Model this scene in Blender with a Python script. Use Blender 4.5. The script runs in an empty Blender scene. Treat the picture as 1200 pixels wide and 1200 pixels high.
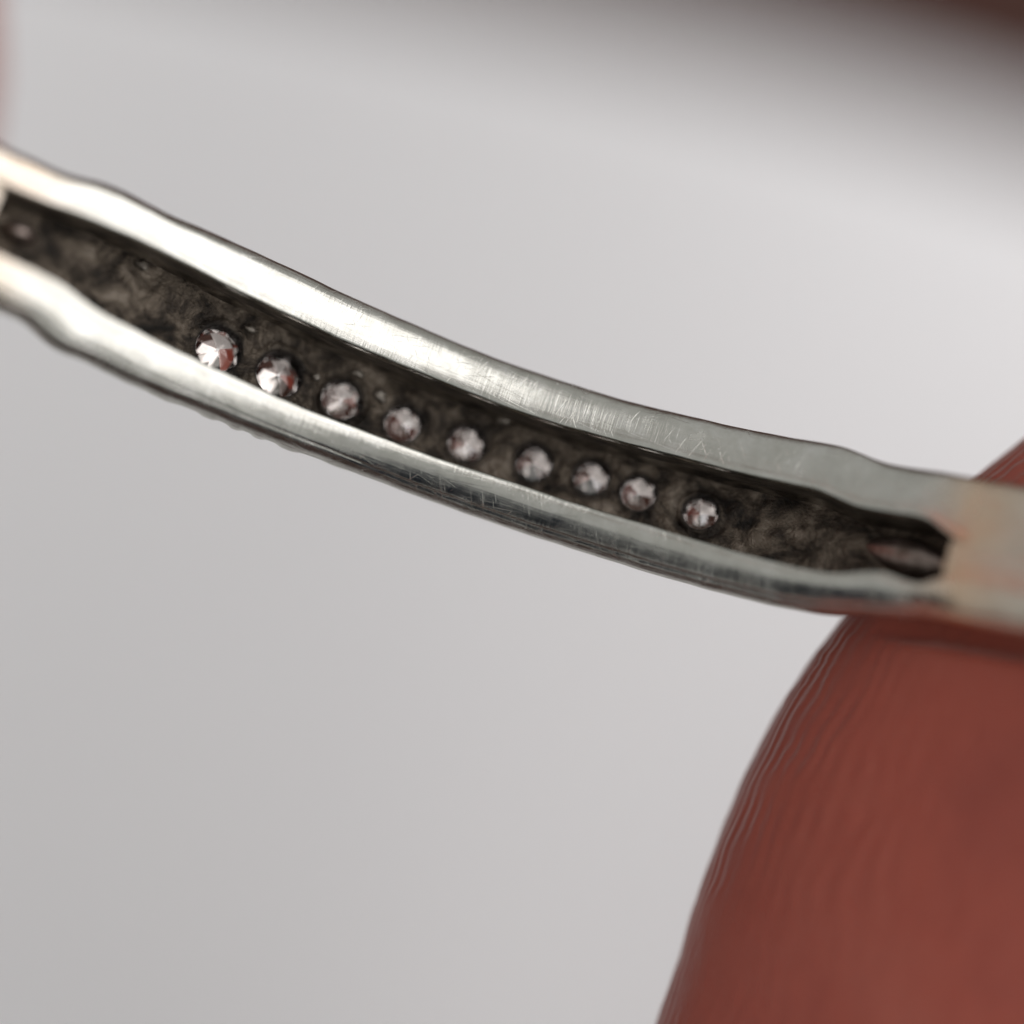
import bpy, bmesh, math, random
import numpy as np
from mathutils import Vector, noise

# ------------------------------------------------------------------ units
# The model is laid out in a frame with the lens at (0,0,0) looking straight
# down (-z) at a table; one unit of that frame is 1.08 mm.
U = 0.00108
DROP = 120.0                       # lens height above the paper, in units

def W(p):                          # model units -> metres, paper top at z = 0
    p = np.asarray(p, float)
    return (p + np.array([0, 0, DROP])) * U

scene = bpy.context.scene
col = scene.collection
random.seed(7)
rng = np.random.default_rng(7)

# ------------------------------------------------------------------ camera
cam_d = bpy.data.cameras.new('camera')
cam = bpy.data.objects.new('camera', cam_d)
col.objects.link(cam)
scene.camera = cam
FPX = 2800.0
cam_d.sensor_width = 36.0
cam_d.lens = 36.0 * FPX / 1200.0
cam_d.clip_start = 0.0005
cam_d.clip_end = 50.0
cam.location = W((0, 0, 0))
cam_d.dof.use_dof = True
cam_d.dof.focus_distance = 21.98 * U
cam_d.dof.aperture_fstop = (cam_d.lens * 1e-3) / (2.75 * U)
cam_d.dof.aperture_blades = 0

# ------------------------------------------------------------------ light
world = bpy.data.worlds.new('World')
scene.world = world
world.use_nodes = True
bg = world.node_tree.nodes['Background']
bg.inputs['Color'].default_value = (0.99, 1.0, 0.985, 1)
bg.inputs['Strength'].default_value = 0.44

def area(name, loc, target, sx, sy, power, color):
    d = bpy.data.lights.new(name, 'AREA')
    d.shape = 'RECTANGLE'; d.size = sx; d.size_y = sy
    d.energy = power; d.color = color
    o = bpy.data.objects.new(name, d); col.objects.link(o)
    o.location = loc
    o.rotation_euler = (Vector(target) - Vector(loc)).to_track_quat('-Z', 'Y').to_euler()
    return o
cl = W((0, 0, -22))
area('window_light', cl + np.array([0.37, 0.03, 0.30]), cl, 0.97, 0.80, 4.2, (1.0, 0.975, 0.985))

scene.view_settings.view_transform = 'Standard'
scene.view_settings.look = 'None'
scene.view_settings.exposure = 0.0
scene.view_settings.gamma = 1.0
scene.view_settings.use_curve_mapping = False
scene.render.engine = 'CYCLES'
scene.cycles.use_denoising = True
scene.cycles.max_bounces = 16
scene.cycles.transmission_bounces = 12
scene.cycles.sample_clamp_indirect = 6.0

# ------------------------------------------------------------------ materials
class NT:
    def __init__(s, name):
        s.m = bpy.data.materials.new(name); s.m.use_nodes = True
        s.t = s.m.node_tree; s.n = s.t.nodes; s.l = s.t.links
        s.b = s.n['Principled BSDF']
    def add(s, typ, **kw):
        n = s.n.new(typ)
        for k, v in kw.items():
            if k in n.inputs: n.inputs[k].default_value = v
            else: setattr(n, k, v)
        return n
    def link(s, a, b): s.l.new(a, b)
    def mapped(s, src, scale, rot=(0, 0, 0)):
        mp = s.add('ShaderNodeMapping'); mp.inputs['Scale'].default_value = scale
        mp.inputs['Rotation'].default_value = rot
        s.link(src, mp.inputs['Vector']); return mp.outputs['Vector']
    def noise(s, vec, scale, detail=4, rough=.55, dist=0.0):
        n = s.add('ShaderNodeTexNoise'); n.inputs['Scale'].default_value = scale
        n.inputs['Detail'].default_value = detail; n.inputs['Roughness'].default_value = rough
        n.inputs['Distortion'].default_value = dist
        s.link(vec, n.inputs['Vector']); return n.outputs['Fac']
    def ramp(s, fac, stops):
        r = s.add('ShaderNodeValToRGB'); e = r.color_ramp.elements
        while len(e) < len(stops): e.new(0.5)
        for el, (p, c) in zip(e, stops):
            el.position = p; el.color = c if len(c) == 4 else (*c, 1)
        s.link(fac, r.inputs['Fac']); return r.outputs['Color']
    def math(s, op, a, b):
        n = s.add('ShaderNodeMath', operation=op)
        for i, v in enumerate((a, b)):
            if isinstance(v, (int, float)): n.inputs[i].default_value = v
            else: s.link(v, n.inputs[i])
        return n.outputs[0]
    def bump(s, h, strength, dist, prev=None):
        n = s.add('ShaderNodeBump'); n.inputs['Strength'].default_value = strength
        n.inputs['Distance'].default_value = dist
        s.link(h, n.inputs['Height'])
        if prev is not None: s.link(prev, n.inputs['Normal'])
        return n.outputs['Normal']

def metal_material():
    # worn white gold: UV is (arc length, profile length) in model units
    s = NT('worn_white_gold')
    uv = s.add('ShaderNodeUVMap').outputs['UV']
    sep = s.add('ShaderNodeSeparateXYZ'); s.link(uv, sep.inputs[0])
    mask = s.ramp(s.noise(uv, 1.1, 3), [(0.40, (0, 0, 0)), (0.60, (1, 1, 1))])
    mask2 = s.ramp(s.noise(s.mapped(uv, (1, 1, 1), (0, 0, 1)), 1.6, 3), [(0.45, (0, 0, 0)), (0.62, (1, 1, 1))])
    along = s.noise(s.mapped(uv, (.45, 26, 1)), 1.0, 5, .65)
    cross = s.noise(s.mapped(uv, (34, 1.6, 1), (0, 0, .22)), 1.0, 3, .6)
    diag = s.noise(s.mapped(uv, (30, 1.4, 1), (0, 0, -.75)), 1.0, 3, .6)
    lump = s.noise(uv, 2.2, 3, .5)
    def lines(rot, sx, sy, lo, seed):
        mp = s.add('ShaderNodeMapping'); mp.inputs['Rotation'].default_value = (0, 0, rot); mp.inputs['Location'].default_value = (seed, seed * 1.7, seed)
        s.link(uv, mp.inputs['Vector'])
        m2 = s.mapped(mp.outputs['Vector'], (sx, sy, 1))
        return s.ramp(s.noise(m2, 1.0, 2, .5), [(lo, (0, 0, 0)), (lo + .05, (1, 1, 1))])
    scr = s.math('ADD', s.math('ADD', lines(.35, 40, 2.2, .66, 3.), lines(-.6, 46, 2.8, .67, 7.)), s.math('ADD', lines(1.25, 38, 1.8, .66, 11.), lines(1.72, 44, 1.2, .65, 17.)))
    h = s.math('ADD', s.math('MULTIPLY', along, .45),
        s.math('ADD', s.math('MULTIPLY', s.math('MULTIPLY', cross, mask), 0.55),
                      s.math('MULTIPLY', s.math('MULTIPLY', diag, mask2), 0.6)))
    nb = s.bump(lump, .25, .015 * U)
    nb = s.bump(h, .50, .012 * U, nb); nb = s.bump(scr, .22, -.008 * U, nb)
    s.link(nb, s.b.inputs['Normal'])
    tone = s.ramp(s.noise(uv, 3.5, 6, .65), [(0.30, (.52, .51, .46)), (0.52, (.60, .59, .54)), (0.8, (.73, .72, .68))])
    # yellow soldered seam, plus skin's pinkish reflection painted on along the shank
    vcol = s.add('ShaderNodeVertexColor', layer_name='solder_skin_glow')
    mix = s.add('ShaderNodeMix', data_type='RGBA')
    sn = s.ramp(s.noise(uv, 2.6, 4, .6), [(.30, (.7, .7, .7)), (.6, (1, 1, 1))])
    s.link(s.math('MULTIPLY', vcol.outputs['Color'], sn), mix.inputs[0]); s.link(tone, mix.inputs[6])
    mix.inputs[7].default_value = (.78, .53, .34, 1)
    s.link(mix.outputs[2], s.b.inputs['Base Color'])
    s.b.inputs['Metallic'].default_value = 1.0
    rr = s.add('ShaderNodeMapRange'); s.link(s.noise(uv, 5, 5, .6), rr.inputs[0])
    rr.inputs[1].default_value = .3; rr.inputs[2].default_value = .7
    rr.inputs[3].default_value = .13; rr.inputs[4].default_value = .30
    s.link(rr.outputs[0], s.b.inputs['Roughness'])
    return s.m

def tarnish_material():
    s = NT('tarnished_channel')
    tc = s.add('ShaderNodeUVMap').outputs['UV']
    n1 = s.noise(tc, 3.2, 8, .68, .6); n2 = s.noise(tc, 14, 6, .6)
    c = s.ramp(n1, [(0.36, (.008, .006, .004)), (.46, (.045, .034, .024)), (.56, (.130, .104, .077)), (.68, (.26, .22, .175))])
    gr = s.add('ShaderNodeAttribute', attribute_name='grime')
    mx = s.add('ShaderNodeMix', data_type='RGBA'); s.link(gr.outputs['Fac'], mx.inputs[0]); s.link(c, mx.inputs[6])
    mx.inputs[7].default_value = (.006, .004, .003, 1)
    s.link(mx.outputs[2], s.b.inputs['Base Color'])
    s.b.inputs['Metallic'].default_value = .5
    s.b.inputs['Roughness'].default_value = .40
    n3 = s.noise(tc, 38, 5, .7)
    vo = s.add('ShaderNodeTexVoronoi', feature='DISTANCE_TO_EDGE'); vo.inputs['Scale'].default_value = 5.5
    wv = s.add('ShaderNodeMix', data_type='VECTOR'); wv.inputs[0].default_value = .25
    nc = s.add('ShaderNodeTexNoise'); nc.inputs['Scale'].default_value = 6; s.link(tc, nc.inputs['Vector'])
    s.link(tc, wv.inputs[4]); s.link(nc.outputs['Color'], wv.inputs[5]); s.link(wv.outputs[1], vo.inputs['Vector'])
    crack = s.ramp(vo.outputs['Distance'], [(0.0, (0, 0, 0)), (.10, (1, 1, 1))])
    nb = s.bump(n1, .9, .10 * U); nb = s.bump(n2, .9, .04 * U, nb); nb = s.bump(crack, .35, .02 * U, nb); nb = s.bump(n3, .6, .010 * U, nb)
    s.link(nb, s.b.inputs['Normal'])
    return s.m

def residue_material():
    s = NT('pale_residue')
    tc = s.add('ShaderNodeTexCoord').outputs['Object']
    n = s.noise(tc, 14000, 4)
    s.link(s.ramp(n, [(.3, (.04, .03, .022)), (.7, (.20, .18, .15))]), s.b.inputs['Base Color'])
    s.b.inputs['Roughness'].default_value = .4
    s.b.inputs['Metallic'].default_value = .3
    return s.m

def diamond_material():
    s = NT('diamond')
    s.b.inputs['Base Color'].default_value = (.88, .81, .76, 1)
    s.b.inputs['Transmission Weight'].default_value = 1.0
    s.b.inputs['IOR'].default_value = 2.4
    s.b.inputs['Roughness'].default_value = 0.0
    return s.m

def skin_material():
    s = NT('skin')
    tc = s.add('ShaderNodeTexCoord').outputs['Object']
    n = s.noise(tc, 420, 5, .6); n2 = s.noise(tc, 3500, 4, .6)
    c = s.ramp(n, [(.25, (.235, .032, .016)), (.5, (.295, .047, .023)), (.8, (.325, .072, .042))])
    s.link(c, s.b.inputs['Base Color'])
    s.b.inputs['Subsurface Weight'].default_value = .55
    s.b.inputs['Subsurface Radius'].default_value = (1.0, .30, .16)
    s.b.inputs['Subsurface Scale'].default_value = .0012
    rr = s.add('ShaderNodeMapRange'); s.link(n2, rr.inputs[0])
    rr.inputs[3].default_value = .36; rr.inputs[4].default_value = .6
    s.link(rr.outputs[0], s.b.inputs['Roughness'])
    s.b.inputs['Specular IOR Level'].default_value = .45
    s.b.inputs['Sheen Weight'].default_value = .34; s.b.inputs['Sheen Roughness'].default_value = .6
    s.b.inputs['Sheen Tint'].default_value = (1, .85, .8, 1)
    ph = s.add('ShaderNodeAttribute', attribute_name='ridge_phase').outputs['Fac']
    am = s.add('ShaderNodeAttribute', attribute_name='ridge_depth').outputs['Fac']
    sn = s.math('SINE', ph, 0.0)
    nb = s.bump(n2, .25, .04 * U)
    nb = s.bump(s.math('MULTIPLY', sn, am), 1.0, .010 * U, nb)
    s.link(nb, s.b.inputs['Normal'])
    return s.m

def paper_material():
    s = NT('white_paper')
    tc = s.add('ShaderNodeTexCoord').outputs['Object']
    n = s.noise(tc, 60, 4); f = s.noise(tc, 1500, 3)
    s.link(s.ramp(n, [(.3, (.85, .85, .855)), (.7, (.88, .88, .882))]), s.b.inputs['Base Color'])
    s.b.inputs['Roughness'].default_value = .75
    s.link(s.bump(f, .15, .0002), s.b.inputs['Normal'])
    return s.m

def wood_material():
    s = NT('dark_wood')
    tc = s.add('ShaderNodeTexCoord').outputs['Object']
    n = s.noise(s.mapped(tc, (4, 60, 4)), 1.0, 6, .6, .8)
    s.link(s.ramp(n, [(.3, (.034, .009, .004)), (.6, (.060, .017, .008)), (.8, (.085, .026, .013))]), s.b.inputs['Base Color'])
    s.b.inputs['Roughness'].default_value = .55
    s.b.inputs['Specular IOR Level'].default_value = .25
    s.link(s.bump(n, .2, .0004), s.b.inputs['Normal'])
    return s.m

M_METAL, M_TARN, M_RES, M_DIA = metal_material(), tarnish_material(), residue_material(), diamond_material()
def dull_material():
    s = NT('dull_cast_metal')
    tc = s.add('ShaderNodeUVMap').outputs['UV']
    n = s.noise(tc, 6, 5, .6)
    s.link(s.ramp(n, [(.3, (.10, .075, .06)), (.7, (.34, .28, .25))]), s.b.inputs['Base Color'])
    s.b.inputs['Metallic'].default_value = .9; s.b.inputs['Roughness'].default_value = .32
    s.link(s.bump(n, .5, .04 * U), s.b.inputs['Normal'])
    return s.m
M_DULL = dull_material()
M_SKIN, M_PAPER, M_WOOD = skin_material(), paper_material(), wood_material()

# ------------------------------------------------------------------ helpers
def mesh_obj(name, verts, faces, mat, parent=None, smooth=True, uvs=None):
    """verts in model units; parent is an Empty without rotation."""
    v = W(verts)
    org = np.array(parent.location) if parent else v.mean(0)
    me = bpy.data.meshes.new(name)
    me.from_pydata((v - org).tolist(), [], faces)
    me.materials.append(mat)
    if uvs is not None:
        uvl = me.uv_layers.new(name='UVMap')
        li = np.zeros(len(me.loops), dtype=np.int32); me.loops.foreach_get('vertex_index', li)
        uvl.data.foreach_set('uv', np.asarray(uvs, np.float32)[li].ravel())
    if smooth: me.polygons.foreach_set('use_smooth', [True] * len(me.polygons))
    me.update()
    o = bpy.data.objects.new(name, me); col.objects.link(o)
    if parent: o.parent = parent
    else: o.location = org
    return o

def tag(o, label=None, cat=None, group=None, kind=None):
    if label: o['label'] = label
    if cat: o['category'] = cat
    if group: o['group'] = group
    if kind: o['kind'] = kind

# ------------------------------------------------------------------ table and paper
def slab(name, corners, z0, z1, mat):
    n = len(corners)
    v = [(x, y, z1) for x, y in corners] + [(x, y, z0) for x, y in corners]
    f = [tuple(range(n)), tuple(range(2 * n - 1, n - 1, -1))]
    f += [(i, n + i, n + (i + 1) % n, (i + 1) % n) for i in range(n)]
    return mesh_obj(name, v, f, mat, smooth=False)
tb = slab('table_top', [(-700, -600), (700, -600), (700, 600), (-700, 600)], -DROP - 40, -DROP - 14.5, M_WOOD)
tag(tb, kind='structure')
# the far edge of the sheet runs behind the ring, falling slightly to the right
def on_paper(px, py): return np.array([(px - 600) / FPX * DROP, -(py - 600) / FPX * DROP])
e0, e1 = on_paper(600, -5), on_paper(1200, 165)
ed = (e1 - e0) / np.linalg.norm(e1 - e0); en = np.array([ed[1], -ed[0]])     # en points down, into the sheet
em = on_paper(900, 78)
pc = [em - ed * 150, em + ed * 60, em + ed * 60 + en * 148, em - ed * 150 + en * 148]
def bowed_sheet(c00, c10, c11, c01, nu=90, nv=60):
    c00, c10, c11, c01 = [np.array(c, float) for c in (c00, c10, c11, c01)]
    V, F = [], []
    for side in (0, 1):
        for j in range(nv + 1):
            for i in range(nu + 1):
                a, b = i / nu, j / nv
                p = (c00 * (1 - a) + c10 * a) * (1 - b) + (c01 * (1 - a) + c11 * a) * b
                t = (p[0] - 9) * .96 - (p[1] + 4) * .28           # across the bow, added so the sheet darkens to one side
                z = -DROP - 13.5 + 13.5 * math.exp(-(t / 31)**2 / 2) + .12 * noise.noise(Vector((p[0] * .05, p[1] * .05, 0)))
                V.append((p[0], p[1], z - .3 * side))
    n1 = (nu + 1) * (nv + 1)
    for j in range(nv):
        for i in range(nu):
            q = (j * (nu + 1) + i, j * (nu + 1) + i + 1, (j + 1) * (nu + 1) + i + 1, (j + 1) * (nu + 1) + i)
            F.append(q[::-1]); F.append(tuple(n1 + k for k in q))
    rim = list(range(nu + 1)) + [j * (nu + 1) + nu for j in range(1, nv + 1)] + [nv * (nu + 1) + i for i in range(nu - 1, -1, -1)] + [j * (nu + 1) for j in range(nv - 1, 0, -1)]
    for a, b in zip(rim, rim[1:] + rim[:1]): F.append((a, b, n1 + b, n1 + a))
    return mesh_obj('paper_sheet', np.array(V), F, M_PAPER)
pp = bowed_sheet(*pc)
tag(pp, 'plain white sheet, its bow added for shading, on the dark brown table beneath the ring', 'paper')

# ------------------------------------------------------------------ the ring
R = 8.6
def rotm(r):
    r = np.asarray(r, float); a = np.linalg.norm(r); k = r / a
    K = np.array([[0, -k[2], k[1]], [k[2], 0, -k[0]], [-k[1], k[0], 0]])
    return np.eye(3) + math.sin(a) * K + (1 - math.cos(a)) * K @ K
RM = rotm((-0.26956, 0.13122, -0.33984))
RC = np.array([0.60077, 2.9988, -13.70037])
def ringp(phi, h, r):              # ring coordinates -> model frame
    phi, h, r = np.broadcast_arrays(np.asarray(phi, float), h, r)
    return np.stack([r * np.sin(phi), h, -r * np.cos(phi)], -1) @ RM.T + RC
def on_ring(px, py, r):            # line of sight meets the cylinder of radius r about the ring's axis
    px = np.asarray(px, float); py = np.asarray(py, float)
    d = np.stack([(px - 600) / FPX, -(py - 600) / FPX, -np.ones_like(px)], -1) @ RM
    o = -RM.T @ RC
    a = d[..., 0]**2 + d[..., 2]**2; b = 2 * (o[0] * d[..., 0] + o[2] * d[..., 2]); c = o[0]**2 + o[2]**2 - r * r
    t = (-b + np.sqrt(b * b - 4 * a * c)) / (2 * a)
    P = o + t[..., None] * d
    return np.arctan2(P[..., 0], -P[..., 2]), P[..., 1]
E_TOP = [(0,172),(50,193),(75,205),(100,210),(130,217),(160,233),(200,254),(250,274),(300,297),(350,320),(400,344),(450,366),(500,388),(550,409),(600,428),(650,445),(700,461),(750,475),(800,487),
         (850,499),(900,509),(950,518),(980,523),(1000,528),(1018,537),(1032,543),(1050,547),(1100,554)]
E_UP = [(0,213),(50,236),(100,254),(150,275),(200,300),(250,326),(300,351),(350,375),(400,398),(450,419),(500,440),(550,460),(600,479),(650,496),(700,510),(750,523),(800,536),(850,550),(900,561),(950,571),
        (970,577),(985,587),(1000,592),(1030,599),(1060,602),(1078,604),(1094,609),(1104,619),(1110,632)]
E_LO = [(0,297),(50,318),(75,330),(88,341),(100,352),(115,362),(150,380),(200,405),(250,429),(300,452),(350,474),(400,493),(450,512),(500,530),(550,547),(600,563),(650,580),(700,596),(750,611),(800,626),
        (850,641),(900,655),(950,667),(980,671),(1000,669),(1020,666),(1038,668),(1055,676),(1072,683),(1086,685),(1099,679),(1109,664)]
E_BOT = [(0,367),(28,378),(40,389),(50,402),(62,411),(100,425),(150,450),(200,471),(250,491),(300,511),(350,530),(400,549),(450,567),(500,586),(550,604),(600,621),(650,637),(700,653),(750,669),(800,683),
         (850,697),(900,710),(950,719),(975,722),(1000,722),(1050,726),(1100,729)]
pi2 = 2 * math.pi
def edge(Y, r, rest):
    Y = np.array(Y, float); ph, h = on_ring(Y[:, 0], Y[:, 1], r)
    ph = np.concatenate([[-math.pi, ph[0] - .35], ph, [ph[-1] + .35, math.pi]])
    h = np.concatenate([[rest, rest], h, [rest, rest]])
    def f(phi):
        # smooth interpolation: average of shifted linear interpolation
        return sum(np.interp(phi + d, ph, h) for d in (-.016, -.012, -.008, -.004, 0, .004, .008, .012, .016)) / 9
    return f
hT = edge(E_TOP, R + .10, .70); hU = edge(E_UP, R, .35); hL = edge(E_LO, R, -.35); hD = edge(E_BOT, R + .40, -.55)
PH_A = float(on_ring(-10, 250, R)[0]); PH_B = float(on_ring(1113, 645, R)[0])
TH = .85                            # wall thickness
CD = .42                             # channel depth

ring = bpy.data.objects.new('ring', None); col.objects.link(ring)
ring.location = W(RC)
ring.empty_display_size = .005
tag(ring, 'narrow worn white gold ring seen from inside, with diamonds set in its dark channel', 'ring')

# half profiles: outer silhouette points that rails and shank share
def wob(phi, k, amp):
    return amp * (np.sin(phi * 41 + k) * .5 + np.sin(phi * 97 + 2.1 * k) * .3 + np.sin(phi * 171 + 3.7 * k) * .2)
def upper_face(phi):
    """list of (h, r) from the channel edge over the rail to the outside"""
    u = hU(phi) + wob(phi, 1, .004); t = hT(phi) + wob(phi, 2, .003)
    g = t - u
    # lifted edge softening towards the channel
    return [(u, R + .070), (u + .003, R + .035), (u + .010, R + .012), (u + .026, R + .002),
            (u + g * .20, R - .007), (u + g * .40, R - .010), (u + g * .60, R - .007), (u + g * .74, R + .000),
            (u + g * .79, R + .007), (u + g * .86, R + .022), (u + g * .93, R + .040), (u + g * .97, R + .052),
            (t - .003, R + .064), (t, R + .078), (t - .04, R + .20), (t - .09, R + .40), (t - .16, R + .62), (t - .20, R + TH - .05), (t - .25, R + TH)]
def lower_face(phi):
    l = hL(phi) + wob(phi, 3, .004); d = hD(phi) + wob(phi, 4, .004)
    b = d + .012                      # foot of the rounded rail
    g = l - b
    grain = np.clip(np.sin(phi * 175 + 2 * np.sin(phi * 40)) * 1.4, -1, 1) * .5 + .5
    fade = np.clip((-.02 - phi) / .08, 0, 1) * np.clip((phi + .30) / .08, 0, 1)
    lip = .022 * fade * grain
    k = np.clip((phi + .14) / .20, 0, 1); k = .52 + .48 * k * k * (3 - 2 * k)      # the rail is flatter at one end
    return [(l, R + .070), (l - .003, R + .030), (l - .010, R + .010), (l - .024, R + .002),
            (l - g * .16, R + .002), (l - g * .26, R + .006 * k), (l - g * .34, R + .014 * k), (l - g * .42, R + .030 * k),
            (l - g * .52, R + .060 * k), (l - g * .63, R + .098 * k), (l - g * .74, R + .140 * k), (l - g * .83, R + .180 * k),
            (l - g * .86, R + .205 * k), (l - g * .86, R + .220 * k), (l - g * .90, R + .232 * k), (l - g * .96, R + .270 * k), (b, R + .32), (d, R + .38),
            (d + .02 - lip, R + .45), (d + .035 - lip, R + .50), (d + .10, R + .56), (d + .20, R + TH - .05), (d + .24, R + TH)]

def loft(name, phis, prof, mat, closed_prof=True, caps=True, solder_skin_glow=None, parent=ring, wall=None):
    n, m = len(phis), len(prof)
    V = np.stack([ringp(phis, h, r) for h, r in prof], 1)            # n,m,3
    seg = np.linalg.norm(np.diff(V, axis=1), axis=2)
    vv = np.concatenate([np.zeros((n, 1)), np.cumsum(seg, 1)], 1).mean(0)
    uv = np.stack([np.repeat((phis * R)[:, None], m, 1), np.repeat(vv[None], n, 0)], -1)
    F = []
    mm = m if closed_prof else m - 1
    for i in range(n - 1):
        a = i * m; b = a + m
        for j in range(mm):
            k = (j + 1) % m
            F.append((a + j, a + k, b + k, b + j))
    if caps and closed_prof:
        F.append(tuple(range(m - 1, -1, -1))); F.append(tuple(range((n - 1) * m, n * m)))
    o = mesh_obj(name, V.reshape(-1, 3), F, mat, parent, True, uv.reshape(-1, 2))
    me = o.data
    if wall is not None:                    # tarnished inner wall of the channel
        me.materials.append(M_TARN)
        for i in range(n - 1):
            for j in range(wall, m): me.polygons[i * mm + j].material_index = 1
    cl_ = me.color_attributes.new('solder_skin_glow', 'FLOAT_COLOR', 'POINT')
    if solder_skin_glow is not None:
        s = np.repeat(solder_skin_glow(phis)[:, None], m, 1).ravel()
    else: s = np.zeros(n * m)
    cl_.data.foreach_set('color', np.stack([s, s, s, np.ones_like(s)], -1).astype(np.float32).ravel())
    bm = bmesh.new(); bm.from_mesh(me); bmesh.ops.recalc_face_normals(bm, faces=bm.faces); 
    for e in bm.edges:
        if len(e.link_faces) == 2 and e.calc_face_angle(0) > .9: e.smooth = False
    bm.to_mesh(me); bm.free()
    return o

def solder_skin_glow(phi):
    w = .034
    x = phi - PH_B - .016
    g = np.where(x < 0, np.exp(-(x / w)**2), .45 + .55 * np.exp(-(x / w)**2)) * np.exp(-np.maximum(x, 0) / .5) * .8  # long tail past the seam paints the skin's reflection
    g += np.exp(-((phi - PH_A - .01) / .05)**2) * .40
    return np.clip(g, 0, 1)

ph_set = np.linspace(PH_A, PH_B, 520)
up = upper_face(ph_set); lo = lower_face(ph_set)
hu, hl = up[0][0], lo[0][0]
loft('channel_rail', ph_set, up + [(hu + .05, R + TH), (hu + .0, R + TH - .05), (hu, R + .6), (hu, R + .45), (hu, R + .25)], M_METAL, solder_skin_glow=solder_skin_glow, wall=len(up) + 1)
loft('channel_rail', ph_set, lo + [(hl - .03, R + TH), (hl, R + TH - .05), (hl, R + .6), (hl, R + .45), (hl, R + .25)], M_METAL, solder_skin_glow=solder_skin_glow, wall=len(lo) + 1)

# plain shank: the rest of the hoop
ph_sh = np.concatenate([np.linspace(PH_B, PH_B + .5, 90)[:-1], np.linspace(PH_B + .5, PH_A + pi2 - .5, 160)[:-1], np.linspace(PH_A + pi2 - .5, PH_A + pi2, 90)])
pw = (ph_sh + math.pi) % pi2 - math.pi
up = upper_face(pw); lo = lower_face(pw)
mid = [((up[1][0] * (1 - k) + lo[1][0] * k), R - .02 + 0 * pw) for k in np.linspace(.0, 1, 9)]
blend = np.clip(np.minimum(ph_sh - PH_B, PH_A + pi2 - ph_sh) / .02, 0, 1)
upf = [(h, (r * 0 + r) if i > 3 else r * (1 - blend) + (R - .008) * blend) for i, (h, r) in enumerate(up[1:])]
lof = [(h, r if i > 3 else r * (1 - blend) + (R - .008) * blend) for i, (h, r) in enumerate(lo[1:])]
loft('shank', ph_sh, lof[::-1] + mid[1:-1][::-1] + upf, M_METAL, solder_skin_glow=lambda p: solder_skin_glow((p + math.pi) % pi2 - math.pi))

# ---- channel floor with one round opening for each stone
ST = [(257, 408, 25), (328, 438, 25), (401, 467, 22), (472, 496, 20), (547, 519, 20.5), (626, 541, 20.5), (693, 558, 20), (748, 577, 19.5), (821, 600, 19)]
RF = R + CD
sp, sh_ = on_ring([s[0] for s in ST], [s[1] for s in ST], RF)
srad = np.array([s[2] for s in ST]) / 127.0
def fz(u, h):                        # uneven cast floor, u = arc length
    return (.045 * noise.fractal(Vector((u * 2.2, h * 2.6, 3.1)), 1.0, 2.0, 4) + .018 * noise.fractal(Vector((u * 9, h * 9, 8.1)), 1.0, 2.0, 3))
FV, FF, FUV, FG = [], [], [], []
def fvert(u, h, dr=0.0, flat=1.0, grime=0.0):
    phi = u / RF
    FV.append(ringp(phi, h, RF - fz(u, h) * flat + dr)); FUV.append((u, h)); FG.append(grime); return len(FV) - 1
def hrange(u):
    p = u / RF
    return float(hL(p)) - .06, float(hU(p)) + .06
bounds = [RF * PH_A - .03]
us = sp * RF
cells = []
cw = [.29] * len(us)
left = us[0] - .34
cuts = [left] + [(us[i] + us[i + 1]) / 2 for i in range(len(us) - 1)] + [us[-1] + .34]
NSQ = 16
def square_param(u0, u1):
    pts = []
    def H(u, k): lo_, hi_ = hrange(u); return lo_ + (hi_ - lo_) * k
    for i in range(2 * NSQ): k = i / (2 * NSQ); pts.append((u1, H(u1, k)))
    for i in range(NSQ): k = i / NSQ; u = u1 + (u0 - u1) * k; pts.append((u, H(u, 1)))
    for i in range(2 * NSQ): k = i / (2 * NSQ); pts.append((u0, H(u0, 1 - k)))
    for i in range(NSQ): k = i / NSQ; u = u0 + (u1 - u0) * k; pts.append((u, H(u, 0)))
    return pts
for i, u in enumerate(us):
    sq = square_param(cuts[i], cuts[i + 1]); n = len(sq); hc = sh_[i]; rr = srad[i] * 1.10
    rings = []
    ang = [math.atan2(b - hc, a - u) for a, b in sq]
    # down the bore, over the rim, then out to the cell border
    for dr, fr in ((.30, 1.06), (.12, 1.0), (.03, 1.0)):
        rings.append([fvert(u + math.cos(a) * rr * fr, hc + math.sin(a) * rr * fr, dr, 0, .9) for a in ang])
    for k in (0.0, .07, .14, .22, .3, .4, .52, .66, .82, 1.0):
        row = []
        for (a, b), t in zip(sq, ang):
            cx, cy = u + math.cos(t) * rr * 1.06, hc + math.sin(t) * rr * 1.06
            x, y = cx + (a - cx) * k, cy + (b - cy) * k
            d = math.hypot(x - u, y - hc)
            seat = .07 * math.exp(-((d - rr * (1.5 if i in (0, 1, 8) else 1.3)) / .03)**2) * (1.0 if i in (0, 1, 2, 8) else .4) * (1 - k)
            row.append(fvert(x, y, seat, 1.0, max(0, 1 - k * 4) * .7 + 8 * seat * (1 if i in (0, 1, 8) else .7)))
        rings.append(row)
    for A, B in zip(rings[:-1], rings[1:]):
        for j in range(n):
            k = (j + 1) % n; FF.append((A[j], B[j], B[k], A[k]))
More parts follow.
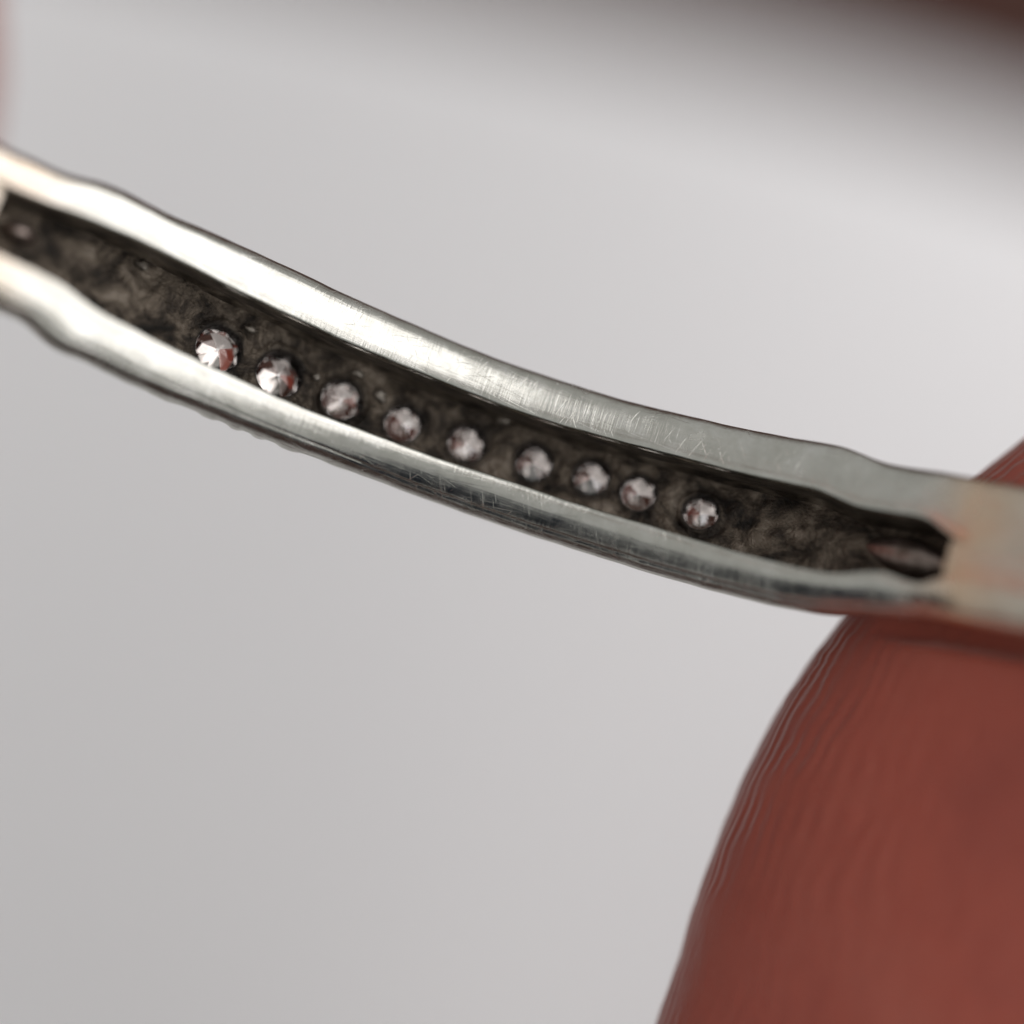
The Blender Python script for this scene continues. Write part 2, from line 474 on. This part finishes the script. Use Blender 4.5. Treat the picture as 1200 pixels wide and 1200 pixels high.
def fgrid(u0, u1):
    nu = max(4, int((u1 - u0) / .035)); nh = 2 * NSQ; idx = []
    for i in range(nu + 1):
        u = u0 + (u1 - u0) * i / nu; a, b = hrange(u)
        idx.append([fvert(u, a + (b - a) * j / nh, 0.0, 1.0) for j in range(nh + 1)])
    for i in range(nu):
        for j in range(nh): FF.append((idx[i][j], idx[i][j + 1], idx[i + 1][j + 1], idx[i + 1][j]))
fgrid(RF * PH_A - .02, cuts[0]); fgrid(cuts[-1], RF * PH_B + .02)
fl = mesh_obj('channel_floor', np.array(FV), FF, M_TARN, ring, True, FUV)
fa = fl.data.attributes.new('grime', 'FLOAT', 'POINT'); fa.data.foreach_set('value', np.clip(FG, 0, 1).astype(np.float32))
bm = bmesh.new(); bm.from_mesh(fl.data); bmesh.ops.remove_doubles(bm, verts=bm.verts, dist=1e-7)
bmesh.ops.recalc_face_normals(bm, faces=bm.faces); bm.to_mesh(fl.data); bm.free()

# ---- diamonds: culets point into the hoop
def diamond(i):
    phi, h = sp[i], sh_[i]
    gr = srad[i] * 1.34                              # girdle radius
    ca, pav = RF + .05, gr * (.60 if i < 2 else .46)
    c = ringp(phi, h, ca)
    ax = RM @ np.array([math.sin(phi), 0, -math.cos(phi)])           # outwards
    e1_ = RM @ np.array([math.cos(phi), 0, math.sin(phi)]); e2_ = RM @ np.array([0, 1., 0])
    t1, t2 = rng.normal(0, .04 if i < 2 else .09, 2)                   # each stone sits a little crooked
    ax = ax + e1_ * t1 + e2_ * t2; ax /= np.linalg.norm(ax)
    e1_ = e1_ - ax * (e1_ @ ax); e1_ /= np.linalg.norm(e1_); e2_ = np.cross(ax, e1_)
    rot0 = rng.uniform(0, pi2)
    gd = c + ax * pav
    def ringv(r, d, n, off): return [gd + ax * d + r * (math.cos(rot0 + off + k * pi2 / n) * e1_ + math.sin(rot0 + off + k * pi2 / n) * e2_) for k in range(n)]
    V = [c + ax * pav * .06] ; F = []
    lowm = ringv(gr * .06, -pav * .94, 8, 0)                          # small polished culet
    gi = ringv(gr, 0, 16, 0); go = ringv(gr, gr * .06, 16, 0)
    st_ = ringv(gr * .78, gr * .24, 8, 0); tb_ = ringv(gr * .56, gr * .36, 8, math.pi / 8)
    for k in range(16): gi[k] = gi[k] + ax * rng.normal(0, gr * (.022 if i < 2 else .012))
    V += lowm + gi + go + st_ + tb_
    L0, G0, O0, S0, T0 = 1, 9, 25, 41, 49
    for k in range(8):
        k1 = (k + 1) % 8
        F.append((0, L0 + k1, L0 + k))
        F.append((L0 + k, L0 + k1, G0 + (2 * k + 2) % 16, G0 + 2 * k)); F.append((G0 + 2 * k, G0 + (2 * k + 2) % 16, G0 + 2 * k + 1))
    for k in range(16):
        k1 = (k + 1) % 16; F.append((G0 + k, G0 + k1, O0 + k1, O0 + k))
    for k in range(8):
        k1 = (k + 1) % 8
        F.append((O0 + 2 * k, O0 + 2 * k + 1, S0 + k)); F.append((O0 + 2 * k + 1, O0 + (2 * k + 2) % 16, S0 + k1)); F.append((O0 + 2 * k + 1, S0 + k1, S0 + k))
        F.append((S0 + k, S0 + k1, T0 + k)); F.append((S0 + k1, T0 + k1, T0 + k))
    F.append(tuple(T0 + k for k in range(8)))
    o = mesh_obj('diamond', np.array(V), F, M_DIA, ring, False)
    bm = bmesh.new(); bm.from_mesh(o.data); bmesh.ops.triangulate(bm, faces=bm.faces); bmesh.ops.recalc_face_normals(bm, faces=bm.faces); bm.to_mesh(o.data); bm.free()
    return o
for i in range(len(ST)): diamond(i)

# ---- bright turned-up ends inside the channel
def end_ridge(x0, y0, x1, y1, wid, hgt):
    p0, h0 = on_ring(x0, y0, RF - .1); p1, h1 = on_ring(x1, y1, RF - .1)
    n = 24; ph = np.linspace(p0, p1, n); hh = np.linspace(h0, h1, n)
    k = np.linspace(0, 1, n); env = np.sin(np.pi * np.clip(k * .92 + .04, 0, 1))**.6
    prof = []
    for a in np.linspace(0, math.pi, 9):
        prof.append((hh + math.cos(a) * wid * env, RF + .06 - math.sin(a) * hgt * env))
    loft('end_ridge', ph, prof, M_DULL)
end_ridge(1010, 634, 1120, 660, .19, .17)
end_ridge(2, 262, 48, 281, .10, .22)

# ---- crumbs of polishing residue lodged under the upper rail
def flake(px, py, size, elong):
    p, h = on_ring(px, py, RF - .06)
    bm = bmesh.new(); bmesh.ops.create_icosphere(bm, subdivisions=2, radius=1.0)
    V = np.array([v.co[:] for v in bm.verts]); F = [tuple(v.index for v in f.verts) for f in bm.faces]; bm.free()
    sd = random.random() * 50
    V = np.array([v * (1 + .9 * noise.noise(Vector(v) * 1.4 + Vector((sd, 0, 0))) + .5 * noise.noise(Vector(v) * 3.3 + Vector((sd, 4, 0)))) for v in V])
    V = V * np.array([size * elong, size, size * .7])
    e1_ = RM @ np.array([math.cos(p), 0, math.sin(p)]); ax = RM @ np.array([math.sin(p), 0, -math.cos(p)]); e2_ = RM[:, 1]
    C = ringp(p, h, RF - .02)
    mesh_obj('residue_flake', C + V[:, :1] * e1_ + V[:, 1:2] * e2_ + V[:, 2:] * ax, F, M_RES, ring, True)
for a in [(168, 309, .045, 1.2), (243, 333, .05, 1.6), (312, 362, .035, 1.3), (296, 385, .03, 1.8), (446, 462, .05, 1.3), (592, 490, .05, 1.8), (661, 510, .035, 1.6),
          (803, 548, .035, 1.5), (873, 563, .05, 1.7), (957, 580, .05, 1.5), (372, 441, .035, 1.0), (420, 436, .04, 1.4)]:
    flake(*a)

# ------------------------------------------------------------------ the hand
# smooth union of tapered capsules; each bone is (a, ra, b, rb, depth squash)
TC = np.array([9.90, -6.17, -22.42])
BONES = [
    (TC, 8.55, TC + [-2.80, -11.8, -.3], 9.8, (.32, .50)),
    (TC + [-2.80, -11.8, -.3], 9.4, TC + [-6.5, -27, -3.5], 9.3, (.50, .72)),
    (TC + [-6.5, -27, -3.5], 9.3, TC + [1, -58, -16], 11.5, .9),
    (TC + [1, -58, -16], 11.5, TC + [16, -84, -26], 15.0, .9),
    (TC + [16, -84, -26], 15.0, TC + [10, -112, -28], 19.0, .8),
    (TC + [10, -112, -28], 19.0, TC + [-14, -170, -28], 21.0, .75),
    (TC + [14, -108, -28], 19.0, TC + [44, -58, -28], 13.0, .8),
    (TC + [20, -108, -30], 18.0, TC + [58, -64, -30], 12.0, .8),
    (TC + [44, -58, -28], 10.0, TC + [44, -16, -30], 8.6, 1.),
    (TC + [44, -16, -30], 8.6, TC + [27, 4, -24], 7.8, 1.),
    (TC + [27, 4, -24], 7.8, TC + [14, 9, -14], 6.8, .95),
    (TC + [56, -58, -30], 10.0, TC + [60, -18, -36], 8.6, 1.),
    (TC + [60, -18, -36], 8.6, TC + [46, 0, -52], 7.9, 1.),
    (TC + [46, 0, -52], 7.9, TC + [38, -16, -58], 7.0, 1.),
    (TC + [66, -64, -32], 9.5, TC + [72, -28, -40], 8.2, 1.),
    (TC + [72, -28, -40], 8.2, TC + [60, -14, -54], 7.6, 1.),
    (TC + [60, -14, -54], 7.6, TC + [52, -28, -60], 6.8, 1.),
    (TC + [72, -74, -34], 8.5, TC + [80, -44, -42], 7.2, 1.),
    (TC + [80, -44, -42], 7.2, TC + [70, -34, -54], 6.6, 1.),
    (TC + [70, -34, -54], 6.6, TC + [64, -44, -58], 6.0, 1.),
]
def sdf(P, bones=None):
    out = None; kk = 3.0
    for a, ra, b, rb, sq in (bones or BONES):
        sq = sq if isinstance(sq, tuple) else (sq, sq)
        a = np.asarray(a, float); b = np.asarray(b, float); ab = b - a
        q = P - a
        t = np.clip((q @ ab) / (ab @ ab), 0, 1)
        d = q - t[:, None] * ab
        d[:, 2] /= sq[0] + (sq[1] - sq[0]) * t
        v = np.sqrt((d * d).sum(1)) - (ra + (rb - ra) * t)
        if out is None: out = v
        else:
            hh = np.clip(.5 + .5 * (out - v) / kk, 0, 1)
            out = out * (1 - hh) + v * hh - kk * hh * (1 - hh)
    return out
def project(P, it=6, bones=None):
    P = P.copy(); e = 1e-3
    for _ in range(it):
        f = sdf(P, bones); g = np.stack([(sdf(P + e * np.eye(3)[i], bones) - f) / e for i in range(3)], 1)
        P -= (f / np.maximum((g * g).sum(1), .2))[:, None] * g * .9
    return P
def rough_hand(bones):
    bm = bmesh.new()
    for a, ra, b, rb, sq in bones:
        sq = sq if isinstance(sq, tuple) else (sq, sq)
        a = np.asarray(a, float); b = np.asarray(b, float)
        n = max(2, int(np.linalg.norm(b - a) / 2.2))
        for k in range(n + 1):
            t = k / n; c = a + (b - a) * t; r = ra + (rb - ra) * t
            vs = bmesh.ops.create_icosphere(bm, subdivisions=2, radius=r)['verts']
            for v in vs: v.co = Vector((v.co.x + c[0], v.co.y + c[1], v.co.z * (sq[0] + (sq[1] - sq[0]) * t) + c[2]))
    tmp = bpy.data.meshes.new('tmp'); bm.to_mesh(tmp); bm.free()
    to = bpy.data.objects.new('tmp', tmp); col.objects.link(to)
    rm = to.modifiers.new('r', 'REMESH'); rm.mode = 'VOXEL'; rm.voxel_size = 1.1
    ev = to.evaluated_get(bpy.context.evaluated_depsgraph_get())
    hm = bpy.data.meshes.new_from_object(ev)
    bpy.data.objects.remove(to); bpy.data.meshes.remove(tmp)
    return hm
hm = rough_hand(BONES)
def get(me):
    a = np.zeros(len(me.vertices) * 3, np.float32); me.vertices.foreach_get('co', a); return a.reshape(-1, 3).astype(float)
def put(me, P): me.vertices.foreach_set('co', P.astype(np.float32).ravel()); me.update()
put(hm, project(get(hm), 8))
# finer mesh where the thumb is in view
for step, pad in ((0, 2.5), (1, 1.5), (2, .8), (3, .3)):
    bm = bmesh.new(); bm.from_mesh(hm)
    sel = []
    for e in bm.edges:
        c = (e.verts[0].co + e.verts[1].co) / 2
        if c.z > -34 + 2 * step and c.z < -10:
            D = -c.z; m = (600 / FPX) * D + pad
            lim = m if step < 2 else m
            if -m < c.x < lim and -m - pad < c.y < m:
                if step == 3 and (c.x > 5.2 or c.z < -25): continue
                sel.append(e)
    bmesh.ops.subdivide_edges(bm, edges=sel, cuts=1, use_grid_fill=True)
    bm.to_mesh(hm); bm.free()
    put(hm, project(get(hm), 4))
P = get(hm)
e = 1e-3; f0 = sdf(P)
G = np.stack([(sdf(P + e * np.eye(3)[i]) - f0) / e for i in range(3)], 1); G /= np.linalg.norm(G, axis=1)[:, None]
# gentle unevenness of the flesh and the papillary ridges that follow the finger's side
near = (np.abs(P[:, 0] - 5) < 9) & (np.abs(P[:, 1] + 3) < 10) & (P[:, 2] > -34)
idx = np.nonzero(near)[0]
disp = np.zeros(len(P)); rphase = np.zeros(len(P)); rdepth = np.zeros(len(P))
for i in idx:
    v = P[i]
    warp = .9 * noise.noise(Vector(v * .35)) + .30 * noise.noise(Vector(v * 1.2))
    zz = (v[2] - TC[2]) / .36                                   # unrolled height above the finger's side
    patch = min(1, max(0, .65 + 1.1 * noise.noise(Vector(v * .6) + Vector((9, 0, 0)))))
    fall = 1 / (1 + math.exp((zz - 3.8) * 1.8))
    rphase[i] = (zz + .16 * v[1] + warp * .45 + .13 * noise.noise(Vector(v * 2.2)) + .06 * noise.noise(Vector(v * 6.))) * pi2 / .33
    rdepth[i] = (.06 + .94 * fall) * patch * min(1, max(.22, .7 + 1.4 * noise.noise(Vector(v * 2.6) + Vector((0, 3, 7))))) * (.55 + .45 / (1 + math.exp((-4.2 - v[1]) * 2)))
    disp[i] = .006 * rdepth[i] * math.sin(rphase[i]) + .03 * noise.noise(Vector(v * .55) + Vector((0, 5, 0))) + .008 * noise.noise(Vector(v * 4.))
P += G * disp[:, None]
# the flesh gives way where the ring presses into it
Q = (P - RC) @ RM
rad = np.hypot(Q[:, 0], Q[:, 2]); phq = np.arctan2(Q[:, 0], -Q[:, 2])
sel = np.nonzero((np.abs(Q[:, 1]) < 3.0) & (rad < R + TH + 2.5) & near)[0]
h_hi, h_lo = hT(phq[sel]), hD(phq[sel])
q = Q[sel].copy(); r_ = rad[sel]
soft = .55
dlo = h_lo + .0 - q[:, 1]           # >0 : below the ring
dhi = q[:, 1] - h_hi
dist = np.maximum(np.maximum(dlo, dhi), 0)
need = (R + TH + .03) - np.maximum(dist - .02, 0) * 1.6          # surface has to lie outside this radius
mv = np.maximum(need - r_, 0)
# smooth blending
newr = r_ + mv
q[:, 0] *= newr / r_; q[:, 2] *= newr / r_
P[sel] = q @ RM.T + RC
put(hm, P)
hv = W(get(hm)); org = hv[np.argmin(hv[:, 1])].copy()
hm.vertices.foreach_set('co', (hv - org).astype(np.float32).ravel())
for nm, arr in (('ridge_phase', rphase), ('ridge_depth', rdepth)):
    hm.attributes.new(nm, 'FLOAT', 'POINT').data.foreach_set('value', arr.astype(np.float32))
hm.materials.clear(); hm.materials.append(M_SKIN)
hm.polygons.foreach_set('use_smooth', [True] * len(hm.polygons)); hm.update(); hm.name = 'hand'
hand = bpy.data.objects.new('hand', hm); col.objects.link(hand); hand.location = org
tag(hand, 'hand with reddish ridged thumb tip pressed against the ring from below', 'hand')

# out-of-view dark sleeve, added and oversized to darken the lower rail's reflection
def unseen_sleeve():
    a, b = TC + [-2, -142, -26], TC + [-165, -330, 140]
    ax = (b - a) / np.linalg.norm(b - a)
    e1_ = np.cross(ax, [0, 0, 1.]); e1_ /= np.linalg.norm(e1_); e2_ = np.cross(e1_, ax)
    n, m = 60, 48; V, F = [], []
    def rr(t, k): return 27 + 55 * min(1, t * 1.6) + 2.2 * noise.noise(Vector((math.cos(k) * 2, math.sin(k) * 2, t * 9))) * 2
    rings = [(-.004, -2.5), (-.01, -1.2)] + [(i / n, 0) for i in range(n + 1)]
    for t, dr in rings:
        for j in range(m):
            k = j * pi2 / m; r = rr(max(t, 0), k) + dr
            V.append(a + (b - a) * t + r * (math.cos(k) * e1_ + math.sin(k) * e2_))
    for i in range(len(rings) - 1):
        for j in range(m): F.append((i * m + j, i * m + (j + 1) % m, (i + 1) * m + (j + 1) % m, (i + 1) * m + j))
    F.append(tuple(range((len(rings) - 1) * m, len(rings) * m)))
    s = NT('navy_wool')
    tc = s.add('ShaderNodeTexCoord').outputs['Object']
    nz = s.noise(tc, 900, 4)
    s.link(s.ramp(nz, [(.3, (.008, .011, .018)), (.7, (.022, .028, .042))]), s.b.inputs['Base Color'])
    s.b.inputs['Roughness'].default_value = .9; s.b.inputs['Specular IOR Level'].default_value = .1
    s.link(s.bump(nz, .5, .001), s.b.inputs['Normal'])
    o = mesh_obj('unseen_sleeve', np.array(V), F, s.m, hand, True)
unseen_sleeve()

# the other hand: one fingertip steadies the far side of the hoop
FC = np.array([-13.1, 5.2, -25.0])
BONES2 = [
    (FC, 7.6, FC + [-9, 8, 18], 8.0, 1.), (FC + [-9, 8, 18], 8.0, FC + [-26, 22, 34], 8.8, 1.),
    (FC + [-26, 22, 34], 8.8, FC + [-62, 40, 40], 10.0, 1.), (FC + [-62, 40, 40], 10.0, FC + [-105, 44, 26], 17.0, .9),
    (FC + [-105, 44, 26], 17.0, FC + [-128, 40, 20], 19.0, .8), (FC + [-128, 40, 20], 19.0, FC + [-185, 30, 10], 20.0, .75),
    (FC + [-68, 22, 22], 9.6, FC + [-108, 32, 22], 17.0, .9), (FC + [-68, 22, 22], 9.4, FC + [-46, 6, 4], 8.4, 1.), (FC + [-46, 6, 4], 8.4, FC + [-58, -2, -12], 7.4, 1.),
    (FC + [-74, 6, 12], 9.2, FC + [-110, 22, 18], 16.0, .9), (FC + [-74, 6, 12], 9.0, FC + [-54, -8, -6], 8.0, 1.), (FC + [-54, -8, -6], 8.0, FC + [-66, -14, -20], 7.0, 1.),
    (FC + [-82, -8, 6], 8.6, FC + [-114, 14, 16], 15.0, .9), (FC + [-82, -8, 6], 8.2, FC + [-66, -20, -12], 7.0, 1.), (FC + [-66, -20, -12], 7.0, FC + [-76, -24, -24], 6.2, 1.),
    (FC + [-116, 52, 20], 14.0, FC + [-84, 66, 6], 11.0, .9), (FC + [-84, 66, 6], 11.0, FC + [-58, 62, -6], 9.4, .85), (FC + [-58, 62, -6], 9.4, FC + [-38, 54, -8], 8.6, .75),
]
hm2 = rough_hand(BONES2)
P = project(get(hm2), 8, BONES2)
for i in range(len(P)): P[i] += .05 * noise.noise(Vector(P[i] * .5))
hv = W(P); org = hv[np.argmin(hv[:, 0])].copy()
hm2.vertices.foreach_set('co', (hv - org).astype(np.float32).ravel())
hm2.materials.clear(); hm2.materials.append(M_SKIN)
hm2.polygons.foreach_set('use_smooth', [True] * len(hm2.polygons)); hm2.update()
hand2 = bpy.data.objects.new('hand', hm2); col.objects.link(hand2); hand2.location = org
tag(hand2, 'second hand, its pink fingertip barely showing behind the ring end away from the thumb', 'hand')
